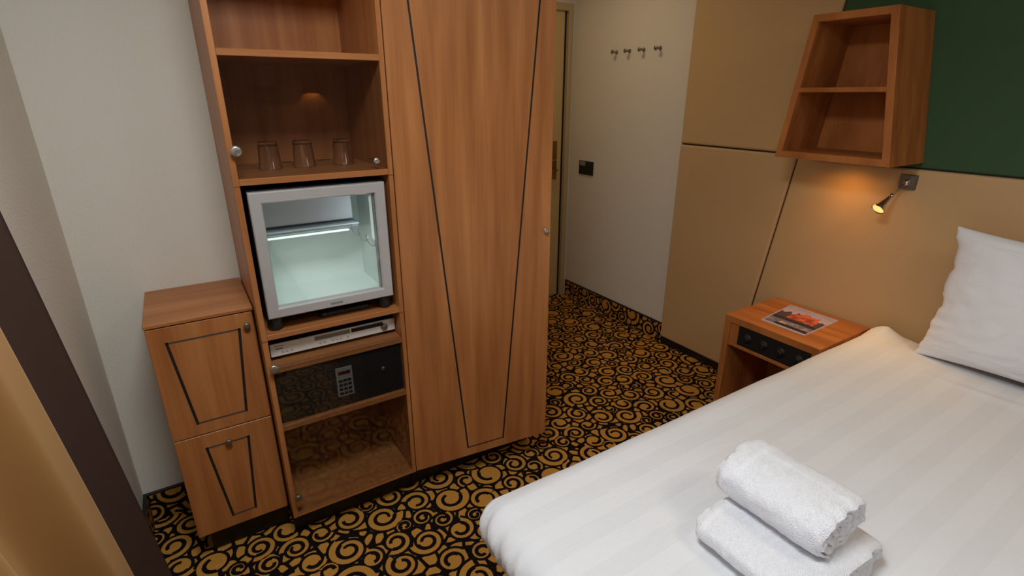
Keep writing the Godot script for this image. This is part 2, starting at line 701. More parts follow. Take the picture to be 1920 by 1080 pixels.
	carpet_skirting("baseboard_corridor", Vector3(1.10, 0, DZ), Vector3(1.10 + s, k, WZ))

func padded_wall() -> void:
	var root := thing("headboard_panelling", "padded beige and dark green wall panelling behind the bed", "headboard", Vector3(R, 0, 1.1))
	var diag := func(y: float) -> float: return 0.0648 + 0.1295 * y
	var g := 0.0035
	var ys := 1.2864
	var zp := -0.479
	var yb := 0.045
	var o: MeshInstance3D
	o = put("panel", slab_zy([Vector2(zp, yb), Vector2(diag.call(yb) - g, yb), Vector2(diag.call(ys) - g, ys - g), Vector2(zp, ys - g)], R + 0.014, R, 0.012, 5), M.beige_leatherette, root, Vector3.ZERO)
	o.set_meta("label", "lower beige padded panel beside the white wall")
	o = put("panel", slab_zy([Vector2(zp, ys + g), Vector2(diag.call(ys) - g, ys + g), Vector2(diag.call(H) - g, H - 0.002), Vector2(zp, H - 0.002)], R + 0.014, R, 0.012, 5), M.beige_leatherette, root, Vector3.ZERO)
	o.set_meta("label", "upper beige padded panel beside the white wall")
	var yt := 1.272
	o = put("panel", slab_zy([Vector2(diag.call(yb) + g, yb), Vector2(FZ - 0.01, yb), Vector2(FZ - 0.01, yt), Vector2(diag.call(yt) + g, yt)], R + 0.014, R, 0.012, 5), M.beige_leatherette, root, Vector3.ZERO)
	o.set_meta("label", "beige padded headboard panel behind the pillow and nightstand")
	o = put("panel", slab_zy([Vector2(diag.call(yt) + g, yt + 0.006), Vector2(FZ - 0.01, yt + 0.006), Vector2(FZ - 0.01, H - 0.002), Vector2(diag.call(H) + g, H - 0.002)], R + 0.014, R + 0.004, 0.008, 5), M.green_cloth, root, Vector3.ZERO)
	o.set_meta("label", "dark green fabric panel above the headboard")
	box("backing_board", Vector3(R + 0.014, yb + 0.004, zp + 0.004), Vector3(WX, H - 0.004, FZ - 0.012), M.inlay, root, 0.001)
	box("kick_strip", Vector3(R + 0.006, 0.0, zp + 0.004), Vector3(WX - 0.0125, yb + 0.003, FZ - 0.013), M.black_plinth, root, 0.001)

func knob(parent: Node, at: Vector3, r: float, local := false, called := "knob", mat: Material = null) -> MeshInstance3D:
	# round knob on a short neck, pointing to +z
	var prof := crisp([Vector2(0, 0), Vector2(r * 0.45, 0), Vector2(r * 0.42, r * 0.8), Vector2(r * 0.95, r * 1.0), Vector2(r, r * 1.15), Vector2(r * 0.97, r * 1.55), Vector2(r * 0.8, r * 1.68), Vector2(0, r * 1.72)], r * 0.04)
	var m: Material = mat if mat else M.nickel
	var b := Basis(Vector3.RIGHT, PI / 2)
	return lput(called, lathe(prof, 28), m, parent, at, b) if local else put(called, lathe(prof, 28), m, parent, at, b)

func tall_cabinet() -> void:
	var root := thing("tall_cabinet", "tall open beech cabinet holding the minibar, safe and glasses", "cabinet", Vector3(0.235, 0, -0.2))
	var top := 2.2
	var zb := -0.41
	var w := 0.47
	var s := 0.0165
	box("side_panel", Vector3(0, 0.12, zb), Vector3(s, top, 0), M.wood_upright, root, 0.0012)
	box("side_panel", Vector3(w - s, 0.12, zb), Vector3(w - 0.001, top, 0), M.wood_upright, root, 0.0012)
	box("back_panel", Vector3(s, 0.12, zb), Vector3(w - s, top, zb + 0.012), M.wood_upright_shifted, root, 0.0)
	box("top_panel", Vector3(s, top - 0.018, zb + 0.012), Vector3(w - s, top, 0), M.wood_flat, root, 0.0012)
	for y in [[1.965, 1.983], [1.650, 1.668], [1.3095, 1.328], [0.824, 0.842], [0.7045, 0.7245], [0.485, 0.5055], [0.12, 0.139]]:
		box("shelf", Vector3(s, y[0], zb + 0.012), Vector3(w - s, y[1], -0.001), M.wood_flat, root, 0.0012)
	for sx in [-0.001, w - s]:
		for yy in [1.3075, 0.8225]:
			box("joint_seam", Vector3(sx + 0.001, yy, -0.002), Vector3(sx + s - 0.0005, yy + 0.0016, 0.0004), M.inlay, root, 0.0)
	box("plinth", Vector3(0.004, 0, -0.36), Vector3(w - 0.0005, 0.12, -0.075), M.black_plinth, root, 0.002)
	for x in [[0.195, 0.228], [0.318, 0.362]]:
		box("vent_slot", Vector3(x[0], 1.3265, -0.385), Vector3(x[1], 1.3285, -0.362), M.inlay, root, 0.0)
	# glass doors with their knobs and pivot pins
	var up := box("glass_door", Vector3(s + 0.001, 1.3290, -0.008), Vector3(w - s - 0.001, 1.6490, -0.003), M.smoked_pane, root, 0.0)
	up.set_meta("label", "clear glass door in front of the tumblers")
	knob(up, Vector3(0.021, 1.407, -0.003), 0.0150)
	pivot(up, Vector3(0.419, 1.355, -0.001))
	var low := box("glass_door", Vector3(s + 0.001, 0.1400, 0.001), Vector3(w - s - 0.001, 0.756, 0.006), M.smoked_pane, root, 0.0)
	low.set_meta("label", "clear glass door in front of the disc player and safe")
	knob(low, Vector3(0.019, 0.735, 0.006), 0.0145)
	knob(low, Vector3(0.024, 0.218, 0.006), 0.0125, false, "knob", M.dark_nickel)

func pivot(parent: Node, at: Vector3) -> void:
	var p := put("pivot_pin", lathe(crisp([Vector2(0, -0.055), Vector2(0.0042, -0.055), Vector2(0.0042, -0.008), Vector2(0.0095, -0.007), Vector2(0.0095, 0), Vector2(0, 0)]), 20), M.nickel, parent, at, Basis(Vector3.RIGHT, PI / 2))
	p.set_meta("label", "small chrome pivot pin")

func wardrobe() -> void:
	var root := thing("wardrobe", "tall beech wardrobe with black tapering inlay lines, door ajar", "wardrobe", Vector3(0.77, 0, -0.2))
	var x0 := 0.471
	var x1 := 1.068
	var zb := -0.41
	var top := 2.2
	box("side_panel", Vector3(x0, 0.12, zb), Vector3(x0 + 0.018, top, -0.0215), M.wood_upright, root, 0.0012)
	box("side_panel", Vector3(x1 - 0.018, 0.12, zb), Vector3(x1, top, -0.0215), M.wood_upright, root, 0.0012)
	box("back_panel", Vector3(x0 + 0.018, 0.12, zb), Vector3(x1 - 0.018, top, zb + 0.012), M.wood_upright_shifted, root, 0.0)
	for y in [[0.12, 0.138], [1.75, 1.768], [top - 0.018, top]]:
		box("shelf", Vector3(x0 + 0.018, y[0], zb + 0.012), Vector3(x1 - 0.018, y[1], -0.0225), M.wood_flat, root, 0.0012)
	box("plinth", Vector3(x0 + 0.0005, 0, -0.36), Vector3(x1 - 0.004, 0.12, -0.075), M.black_plinth, root, 0.002)
	var door := Node3D.new()
	door.name = "door"
	root.add_child(door)
	door.global_transform = Transform3D(Basis(Vector3.UP, -atan2(0.0658, 0.594)), Vector3(0.472, 0, 0))
	var wd := 0.5965
	lbox("door_panel", Vector3(0, 0.122, -0.0195), Vector3(wd, top, 0), M.wood_upright, door, 0.0012)
	var ps := [Vector2(0.055, 2.12), Vector2(0.224, 0.163), Vector2(0.386, 0.163), Vector2(0.556, 2.12)]
	inlay(door, ps, 0.0, 0.0066, 0.0042, true)
	knob(door, Vector3(0.570, 1.062, 0.0), 0.0100, true, "knob", M.nickel)

# inlaid outline strips round a quad (top-left, bottom-left, bottom-right, top-right) on the plane z
func inlay(parent: Node, p: Array, z: float, wide: float, thin: float, local: bool) -> void:
	var widths := [wide, thin, wide, thin]
	for k in 4:
		var a: Vector2 = p[k]
		var b: Vector2 = p[(k + 1) % 4]
		var e := (b - a).normalized()
		var n: Vector2 = Vector2(-e.y, e.x) * float(widths[k]) / 2.0
		var lap: Vector2 = e * wide * 0.5 if k % 2 == 0 else Vector2.ZERO
		var mesh := strip_xy([a - n - lap, b - n + lap, b + n + lap, a + n - lap], z - 0.001, z + 0.0006)
		var m: Material = M.inlay if (k % 2 == 0 or local) else M.inlay_grey
		if local:
			lput("inlay_strip", mesh, m, parent, Vector3.ZERO)
		else:
			put("inlay_strip", mesh, m, parent, Vector3.ZERO)

func low_cabinet() -> void:
	var root := thing("low_cabinet", "low beech cabinet with two inlaid fronts in the corner", "cabinet", Vector3(-0.15, 0, -0.25))
	var x0 := -0.2944
	var x1 := -0.003
	var zf := -0.078
	var zb := WZ + 0.003
	box("cabinet_top", Vector3(x0 - 0.002, 0.908, zb), Vector3(x1, 0.9193, zf + 0.003), M.wood_flat, root, 0.0015)
	box("carcass", Vector3(x0, 0.1216, zb), Vector3(x1 - 0.001, 0.9075, zf - 0.0195), M.wood_upright, root, 0.0015)
	box("plinth", Vector3(x0 + 0.03, 0, zb + 0.03), Vector3(x1 - 0.001, 0.1216, -0.14), M.black_plinth, root, 0.002)
	var up := box("door", Vector3(x0, 0.516, zf - 0.019), Vector3(x1 - 0.004, 0.904, zf), M.wood_upright_shifted, root, 0.0015)
	up.set_meta("label", "upper front with wide tapering inlay")
	inlay(up, [Vector2(-0.248, 0.852), Vector2(-0.219, 0.560), Vector2(-0.077, 0.560), Vector2(-0.051, 0.852)], zf, 0.0080, 0.0055, false)
	knob(up, Vector3(-0.029, 0.862, zf), 0.0105, false, "knob", M.dark_nickel)
	var lo := box("door", Vector3(x0, 0.1225, zf - 0.019), Vector3(x1 - 0.004, 0.5125, zf), M.wood_upright_shifted, root, 0.0015)
	lo.set_meta("label", "lower front with narrow tapering inlay")
	inlay(lo, [Vector2(-0.211, 0.460), Vector2(-0.181, 0.168), Vector2(-0.109, 0.168), Vector2(-0.087, 0.460)], zf, 0.0080, 0.0055, false)
	knob(lo, Vector3(-0.147, 0.466, zf), 0.0105, false, "knob", M.dark_nickel)

func minibar() -> void:
	var root := thing("minibar_fridge", "small silver-framed glass-door minibar fridge in the tall cabinet", "fridge", Vector3(0.235, 0.842, -0.17))
	var y0 := 0.893
	var y1 := 1.288
	var xl := 0.031
	var xr := 0.437
	var body := begin()   # hollow black housing, open to the front
	for b in [[Vector3(xl, y0 - 0.008, -0.36), Vector3(xl + 0.014, y1 + 0.004, -0.032)], [Vector3(xr - 0.014, y0 - 0.008, -0.36), Vector3(xr, y1 + 0.004, -0.032)], [Vector3(xl + 0.014, y0 - 0.008, -0.36), Vector3(xr - 0.014, y0 + 0.006, -0.032)], [Vector3(xl + 0.014, y1 - 0.01, -0.36), Vector3(xr - 0.014, y1 + 0.004, -0.032)], [Vector3(xl + 0.014, y0 + 0.006, -0.36), Vector3(xr - 0.014, y1 - 0.01, -0.35)]]:
		add_box(body, b[0], b[1], 0.001)
	put("housing", body.commit(), M.fridge_black, root, Vector3.ZERO)
	var lin := begin()
	var a := Vector3(0.047, y0 + 0.010, -0.27)
	var c := Vector3(0.421, y1 - 0.014, -0.033)
	add_box(lin, a, Vector3(a.x + 0.004, c.y, c.z), 0.0)
	add_box(lin, Vector3(c.x - 0.004, a.y, a.z), c, 0.0)
	add_box(lin, Vector3(a.x + 0.004, a.y, a.z), Vector3(c.x - 0.004, a.y + 0.006, c.z), 0.0)
	add_box(lin, Vector3(a.x + 0.004, c.y - 0.004, a.z), Vector3(c.x - 0.004, c.y, c.z), 0.0)
	add_box(lin, Vector3(a.x + 0.004, a.y + 0.006, a.z), Vector3(c.x - 0.004, c.y - 0.004, a.z + 0.004), 0.0)
	put("liner", lin.commit(), M.fridge_liner, root, Vector3.ZERO)
	box("freezer_flap", Vector3(0.052, 1.148, -0.262), Vector3(0.365, 1.262, -0.150), M.fridge_flap, root, 0.004)
	var tray := box("drip_tray", Vector3(0.052, 1.124, -0.255), Vector3(0.375, 1.142, -0.125), M.tray_blue, root, 0.003)
	box("tray_rib", Vector3(0.052, 1.134, -0.125), Vector3(0.375, 1.139, -0.120), M.fridge_liner, tray, 0.001)
	box("light_strip", Vector3(0.058, 1.114, -0.135), Vector3(0.340, 1.1185, -0.121), glow("fridge_lamp", srgb(232, 246, 240), 0.8), root, 0.001)
	var l := AreaLight3D.new()
	l.name = "fridge_light"
	l.area_size = Vector2(0.28, 0.014)
	l.light_color = srgb(226, 246, 236)
	l.light_energy = 0.0088
	l.shadow_enabled = true
	root.add_child(l)
	l.global_position = Vector3(0.199, 1.112, -0.128)
	l.rotation = Vector3(-PI / 2, 0, 0)
	box("lamp_cover", Vector3(0.402, 1.085, -0.075), Vector3(0.416, 1.235, -0.045), glow("fridge_side_lamp", srgb(214, 232, 226), 0.3), root, 0.004)
	var l2 := AreaLight3D.new()
	l2.name = "fridge_side_light"
	l2.area_size = Vector2(0.026, 0.14)
	l2.light_color = srgb(230, 242, 246)
	l2.light_energy = 0.012
	l2.shadow_enabled = true
	root.add_child(l2)
	l2.global_position = Vector3(0.400, 1.16, -0.06)
	l2.rotation = Vector3(0, PI / 2 - 0.35, 0)
	var pts := []
	for k in 26:
		var q := k / 25.0
		pts.append(Vector3(0.345 + 0.06 * q, 1.125 - 0.055 * q + 0.014 * sin(q * 19.0), -0.13 + 0.03 * cos(q * 19.0) + 0.05 * q))
	put("sensor_cable", tube(pts, 0.0014, 8), M.keypad_grey, root, Vector3.ZERO)
	# door: silver frame round a pane
	var door := Node3D.new()
	door.name = "door"
	root.add_child(door)
	door.global_position = Vector3(xl, y0, 0)
	var ix0 := 0.0615
	var ix1 := 0.4068
	var iy0 := 0.9215
	var iy1 := 1.2575
	var zf := 0.0
	var fr := begin()
	# mitred frame with a bevelled inner lip
	var outer := [Vector2(xl, y0), Vector2(xr, y0), Vector2(xr, y1), Vector2(xl, y1)]
	var face := [Vector2(xl + 0.003, y0 + 0.003), Vector2(xr - 0.003, y0 + 0.003), Vector2(xr - 0.003, y1 - 0.003), Vector2(xl + 0.003, y1 - 0.003)]
	var rim := [Vector2(ix0, iy0), Vector2(ix1, iy0), Vector2(ix1, iy1), Vector2(ix0, iy1)]
	var lip := [Vector2(ix0 + 0.004, iy0 + 0.004), Vector2(ix1 - 0.004, iy0 + 0.004), Vector2(ix1 - 0.004, iy1 - 0.004), Vector2(ix0 + 0.004, iy1 - 0.004)]
	var mid := Vector2((xl + xr) / 2, (y0 + y1) / 2)
	for k in 4:
		var j := (k + 1) % 4
		var o2: Vector2 = ((outer[k] + outer[j]) / 2.0 - mid).normalized()
		var out3 := Vector3(o2.x, o2.y, 0)
		var v := func(p: Vector2, z: float) -> Vector3: return Vector3(p.x, p.y, z)
		quad(fr, v.call(outer[k], -0.030), v.call(outer[j], -0.030), v.call(outer[j], zf - 0.003), v.call(outer[k], zf - 0.003), out3)
		quad(fr, v.call(outer[k], zf - 0.003), v.call(outer[j], zf - 0.003), v.call(face[j], zf), v.call(face[k], zf), out3 + Vector3(0, 0, 1))
		quad(fr, v.call(face[k], zf), v.call(face[j], zf), v.call(rim[j], zf), v.call(rim[k], zf), Vector3(0, 0, 1))
		quad(fr, v.call(rim[k], zf), v.call(rim[j], zf), v.call(lip[j], zf - 0.006), v.call(lip[k], zf - 0.006), -out3 + Vector3(0, 0, 1))
		quad(fr, v.call(lip[k], zf - 0.006), v.call(lip[j], zf - 0.006), v.call(lip[j], -0.030), v.call(lip[k], -0.030), -out3)
		quad(fr, v.call(outer[k], -0.030), v.call(outer[j], -0.030), v.call(lip[j], -0.030), v.call(lip[k], -0.030), Vector3(0, 0, -1))
	put("door_frame", fr.commit(), M.silver_trim, door, Vector3.ZERO)
	box("door_pane", Vector3(ix0 + 0.0045, iy0 + 0.0045, -0.014), Vector3(ix1 - 0.0045, iy1 - 0.0045, -0.009), M.pane, door, 0.0)
	box("gasket", Vector3(ix1 - 0.0095, iy0 + 0.005, -0.029), Vector3(ix1 - 0.0045, iy1 - 0.005, -0.015), M.keypad_grey, door, 0.001)
	box("maker_badge", Vector3(0.222, 0.9035, -0.0005), Vector3(0.262, 0.9105, 0.0008), M.keypad_grey, door, 0.0003)
	# feet and the flat control box between them
	for x in [0.052, 0.415]:
		put("foot", lathe(crisp([Vector2(0, 0), Vector2(0.021, 0), Vector2(0.024, 0.012), Vector2(0.024, 0.044), Vector2(0, 0.044)], 0.0015), 24), M.black_plastic, root, Vector3(x, 0.8422, -0.045))
		put("foot", lathe(crisp([Vector2(0, 0), Vector2(0.021, 0), Vector2(0.024, 0.012), Vector2(0.024, 0.044), Vector2(0, 0.044)], 0.0015), 24), M.black_plastic, root, Vector3(x, 0.8422, -0.32))
	var cb := box("control_box", Vector3(0.195, 0.8422, -0.12), Vector3(0.362, 0.862, -0.052), M.black_plastic, root, 0.004)
	box("indicator", Vector3(0.206, 0.852, -0.0525), Vector3(0.211, 0.856, -0.0505), M.keypad_grey, cb, 0.0005)

func dvd_player() -> void:
	var y0 := 0.7405
	var y1 := 0.7845
	var zf := -0.052
	var root := thing("disc_player", "slim silver disc player on the shelf below the fridge", "disc player", Vector3(0.235, 0.7245, -0.18))
	box("casing", Vector3(0.026, y0, -0.33), Vector3(0.447, y1 - 0.001, zf - 0.008), M.black_plastic, root, 0.002)
	box("front_panel", Vector3(0.0235, y0 - 0.001, zf - 0.008), Vector3(0.4495, y1, zf), M.dvd_silver, root, 0.002)
	box("display", Vector3(0.165, 0.7655, zf - 0.001), Vector3(0.285, 0.7800, zf + 0.0008), M.dvd_display, root, 0.0004)
	var trayo := box("disc_tray", Vector3(0.290, 0.7655, zf - 0.001), Vector3(0.405, 0.7795, zf + 0.0010), M.black_plinth, root, 0.0004)
	box("tray_edge", Vector3(0.292, 0.7800, zf - 0.001), Vector3(0.404, 0.7815, zf + 0.0015), M.silver_trim, trayo, 0.0003)
	box("emblem", Vector3(0.040, 0.764, zf - 0.001), Vector3(0.062, 0.769, zf + 0.0006), M.keypad_grey, root, 0.0003)
	box("emblem", Vector3(0.036, 0.775, zf - 0.001), Vector3(0.066, 0.778, zf + 0.0006), M.keypad_grey, root, 0.0003)
	for x in [0.060, 0.075, 0.090, 0.182, 0.197, 0.224, 0.238, 0.252, 0.276]:
		put("button", lathe(crisp([Vector2(0, 0), Vector2(0.0036, 0), Vector2(0.0032, 0.002), Vector2(0, 0.002)], 0.0003), 14), M.silver_trim, root, Vector3(x, 0.7530, zf), Basis(Vector3.RIGHT, PI / 2))
	put("jog_dial", lathe(crisp([Vector2(0, 0), Vector2(0.0125, 0), Vector2(0.0115, 0.008), Vector2(0, 0.009)], 0.0006), 24), M.dark_nickel, root, Vector3(0.408, 0.7600, zf), Basis(Vector3.RIGHT, PI / 2))
	for p in [[0.05, -0.08], [0.42, -0.08], [0.05, -0.30], [0.42, -0.30]]:
		put("foot", lathe(crisp([Vector2(0, 0), Vector2(0.014, 0), Vector2(0.015, 0.0165), Vector2(0, 0.0165)], 0.001), 18), M.black_plinth, root, Vector3(p[0], 0.7246, p[1]))

func safe() -> void:
	var root := thing("hotel_safe", "black room safe with keypad on the lower cabinet shelf", "safe", Vector3(0.235, 0.5055, -0.2))
	var zf := -0.014
	box("body", Vector3(0.0175, 0.5058, -0.36), Vector3(0.4525, 0.694, zf - 0.006), M.safe_black, root, 0.003)
	var door := box("door", Vector3(0.0215, 0.5105, zf - 0.006), Vector3(0.4485, 0.6895, zf), M.safe_black, root, 0.002)
	var pad := box("keypad", Vector3(0.210, 0.548, zf - 0.001), Vector3(0.267, 0.661, zf + 0.004), M.keypad_grey, door, 0.003)
	box("keypad_display", Vector3(0.217, 0.634, zf + 0.003), Vector3(0.260, 0.647, zf + 0.0048), M.display_red, pad, 0.0005)
	for j in 4:
		for i in 3:
			box("key", Vector3(0.2165 + i * 0.0155, 0.5555 + j * 0.0165, zf + 0.003), Vector3(0.2295 + i * 0.0155, 0.5665 + j * 0.0165, zf + 0.0055), M.black_plastic, pad, 0.001)
	put("lock_knob", lathe(crisp([Vector2(0, 0), Vector2(0.008, 0), Vector2(0.0075, 0.012), Vector2(0.005, 0.014), Vector2(0, 0.0145)], 0.0006), 24), M.chrome, door, Vector3(0.376, 0.620, zf), Basis(Vector3.RIGHT, PI / 2))

func tumblers() -> void:
	# upside-down tumblers: heavy base on top, rim on the shelf
	var h := 0.086
	var prof := crisp([Vector2(0, h - 0.011), Vector2(0.0235, h - 0.011), Vector2(0.0262, h - 0.014), Vector2(0.0318, 0.002), Vector2(0.0326, 0.0), Vector2(0.0342, 0.0005), Vector2(0.0346, 0.002), Vector2(0.0288, h - 0.003), Vector2(0.0268, h), Vector2(0.006, h - 0.0015), Vector2(0, h - 0.0015)], 0.0005)
	var mesh := lathe(prof, 48)
	var spots := [[0.133, -0.20, "upturned clear glass tumbler nearest the cabinet's left side"], [0.238, -0.20, "upturned clear glass tumbler in the middle of the three"], [0.366, -0.20, "upturned clear glass tumbler at the right of the three"]]
	for s in spots:
		var o := put("glass_tumbler", mesh, M.tumbler_glass, self, Vector3(s[0], 1.3283, s[1]))
		tag(o, s[2], "glass", "tumblers on the cabinet shelf")

func smooth_box(lo: Vector3, hi: Vector3, r: float, step: float, warp: Callable) -> Mesh:
	var st := begin()
	var c := (lo + hi) / 2
	var h := (hi - lo) / 2
	var inner := h - Vector3(r, r, r)
	for ax in 3:
		var u := (ax + 1) % 3
		var w := (ax + 2) % 3
		var nu := int(ceil(2 * h[u] / step))
		var nw := int(ceil(2 * h[w] / step))
		for s in [-1.0, 1.0]:
			var rows := []
			for j in nw + 1:
				var row := []
				for i in nu + 1:
					var p := Vector3.ZERO
					p[ax] = s * h[ax]
					p[u] = lerpf(-h[u], h[u], float(i) / nu)
					p[w] = lerpf(-h[w], h[w], float(j) / nw)
					var q := p.clamp(-inner, inner)
					var n := (p - q).normalized()
					p = c + q + n * r
					p = warp.call(p, n)
					row.append(p)
				rows.append(row)
			add_sheet(st, rows, s > 0.0)
	st.generate_normals()
	return st.commit()

func bed() -> void:
	var root := thing("bed", "double bed made up with a smooth white duvet", "bed", Vector3(1.37, 0, 1.53))
	var z0 := 0.722
	var z1 := 2.35
	box("bed_base", Vector3(0.52, 0.0, z0 + 0.10), Vector3(2.385, 0.30, z1 - 0.10), M.black_plinth, root, 0.01)
	var fold := FastNoiseLite.new()
	fold.seed = 31
	fold.noise_type = FastNoiseLite.TYPE_SIMPLEX_SMOOTH
	fold.frequency = 1.0
	fold.fractal_octaves = 2
	var warp := func(p: Vector3, n: Vector3) -> Vector3:
		# tucked under towards the floor
		var t := clampf((0.585 - p.y) / 0.21, 0.0, 1.6)
		if p.x < 1.2:
			p.x += 0.115 * t * t * clampf((1.0 - p.x) / 0.6, 0.0, 1.0)
		if p.z < 1.2:
			p.z += 0.06 * t * t * clampf((1.1 - p.z) / 0.3, 0.0, 1.0)
		# creases running down over the foot end, strongest at the corner
		var foot := clampf((0.62 - p.x) / 0.2, 0.0, 1.0) * clampf((0.612 - p.y) / 0.06, 0.0, 1.0)
		var near := clampf((1.25 - p.z) / 0.4, 0.1, 1.0)
		var f := fold.get_noise_2d(p.z * 17.0 + p.y * 6.0, p.y * 1.6)
		f = 1.0 - absf(f) * 2.6
		p += n * (0.0095 * foot * near * clampf(f, -0.6, 1.0))
		# slack hollows over the top
		p.y += 0.0045 * fold.get_noise_2d(p.x * 2.2, p.z * 2.6) * maxf(n.y, 0.0)
		# turned-down crease in front of the pillow
		p.y += 0.006 * exp(-pow((p.x - 2.02 - 0.10 * (p.z - 1.2)) / 0.02, 2.0)) * maxf(n.y, 0.0) * clampf((p.z - 1.0) / 0.2, 0.0, 1.0)
		p.y += 0.022 * clampf((p.x - 2.25) / 0.1, 0.0, 1.0) * clampf((0.86 - p.z) / 0.06, 0.0, 1.0) * maxf(n.y, 0.0)
		p.y -= 0.035 * clampf((p.x - 2.10) / 0.3, 0.0, 1.0) * maxf(n.y, 0.0) * clampf((p.z - 0.8) / 0.2, 0.0, 1.0)
		return p
	var d := put("duvet", smooth_box(Vector3(0.336, 0.255, z0), Vector3(2.395, 0.607, z1), 0.085, 0.011, warp), M.white_sheet, root, Vector3.ZERO)
	d.set_meta("label", "smooth white striped cotton duvet")
	# pillow leaning on the headboard
	var pn := FastNoiseLite.new()
	pn.seed = 47
	pn.noise_type = FastNoiseLite.TYPE_SIMPLEX_SMOOTH
	pn.frequency = 1.0
	var st := begin()
	var hw := 0.37
	var hh := 0.255
	var th := 0.085
	var nn := 70
	for side in [1.0, -1.0]:
		var rows := []
		for j in nn + 1:
			var row := []
			for i in nn + 1:
				var u := -cos(PI * i / nn)
				var v := -cos(PI * j / nn)
				var e: float = maxf(0.0, (1.0 - u * u)) * maxf(0.0, (1.0 - v * v))
				var z: float = th * pow(e, 0.36) * side
				var x := u * hw * (1.0 - 0.07 * (1.0 - v * v))
				var y := v * hh * (1.0 - 0.10 * (1.0 - u * u))
				var edge := 1.0 - pow(e, 0.5)
				var rr := pn.get_noise_2d(v * 8.0 + 3.0, u * 1.6) * 0.012 * edge * clampf(e * 8.0, 0.0, 1.0)
				z += side * (rr + 0.006 * pn.get_noise_2d(u * 4.0, v * 4.0) * clampf(e * 4.0, 0.0, 1.0))
				x += 0.016 * pn.get_noise_2d(v * 2.6, 9.0) * absf(u)
				row.append(Vector3(x, y, z))
			rows.append(row)
		add_sheet(st, rows, side > 0.0)
	st.generate_normals()
	# local x -> world z (leftwards along the headboard), y -> up and leaning, z -> out of the headboard
	var lean := 0.15
	var yb := Vector3(sin(lean), cos(lean), 0)
	var xb := Vector3(0, 0, 1)
	var zb := xb.cross(yb)
	var p := put("pillow", st.commit(), M.pillow_white, self, Vector3(2.262, 0.843, 1.322), Basis(xb, yb, zb))
	tag(p, "plump white pillow leaning against the beige headboard", "pillow")

func towels() -> void:
	var tn := FastNoiseLite.new()
	tn.seed = 77
	tn.frequency = 1.0
	var make := func(a: float, b: float, length: float, ex: float) -> Mesh:
		var st := begin()
		var seg := 72
		var nl := 46
		var rows := []
		var at := func(q: float, z: float, f: float) -> Vector3:
			var c := cos(q)
			var s := sin(q)
			var x: float = a * signf(c) * pow(absf(c), ex) * f
			var y: float = b * signf(s) * pow(absf(s), ex) * f
			return Vector3(x, y, z)
		for j in nl + 1:
			var row := []
			var t := float(j) / nl
			var e := minf(t, 1.0 - t) * length
			var f := 1.0 - 0.13 * pow(clampf(1.0 - e / 0.022, 0.0, 1.0), 2.0)
			for k in seg + 1:
				var q := TAU * (k % seg) / seg
				var v: Vector3 = at.call(q, (t - 0.5) * length, f)
				var n := tn.get_noise_3d(v.x * 28.0, v.y * 28.0, v.z * 28.0)
				v += Vector3(v.x, v.y, 0).normalized() * (0.0035 * n)
				v.z += signf(t - 0.5) * clampf(1.0 - e / 0.05, 0.0, 1.0) * 0.010 * tn.get_noise_2d(v.x * 22.0, v.y * 22.0 + 9.0 * t)
				row.append(v)
			rows.append(row)
		add_sheet(st, rows)
		# both ends show the rolled layers
		for end in [0, nl]:
			var s := -1.0 if end == 0 else 1.0
			var er := []
			var rings := 56
			for r in rings + 1:
				var f := 1.0 - float(r) / rings
				var row := []
				for k in seg + 1:
					var base: Vector3 = rows[end][k]
					var turn := fposmod(f * 3.6 + float(k % seg) / seg + 0.12 * tn.get_noise_2d(base.x * 30.0, base.y * 30.0), 1.0)
					var groove := pow(absf(turn - 0.5) * 2.0, 4.0)
					var inw := (0.020 * groove + 0.010 * (1.0 - f)) * (1.0 if r > 0 else 0.0)
					row.append(Vector3(base.x * f, base.y * f, base.z - s * inw + s * 0.002 * tn.get_noise_3d(base.x * f * 60.0, base.y * f * 60.0, 3.0)))
				er.append(row)
			add_sheet(st, er, end == 0)
		st.generate_normals()
		return st.commit()
	var low := put("rolled_towel", make.call(0.150, 0.038, 0.262, 0.72), M.terry, self, Vector3(0.846, 0.6470, 1.245))
	tag(low, "white rolled towel lying on the duvet under another", "towel", "rolled towels on the bed")
	var up := put("rolled_towel", make.call(0.089, 0.052, 0.245, 0.85), M.terry, self, Vector3(0.870, 0.7370, 1.215), Basis(Vector3.BACK, 0.12))
	tag(up, "white rolled towel on top of the other", "towel", "rolled towels on the bed")

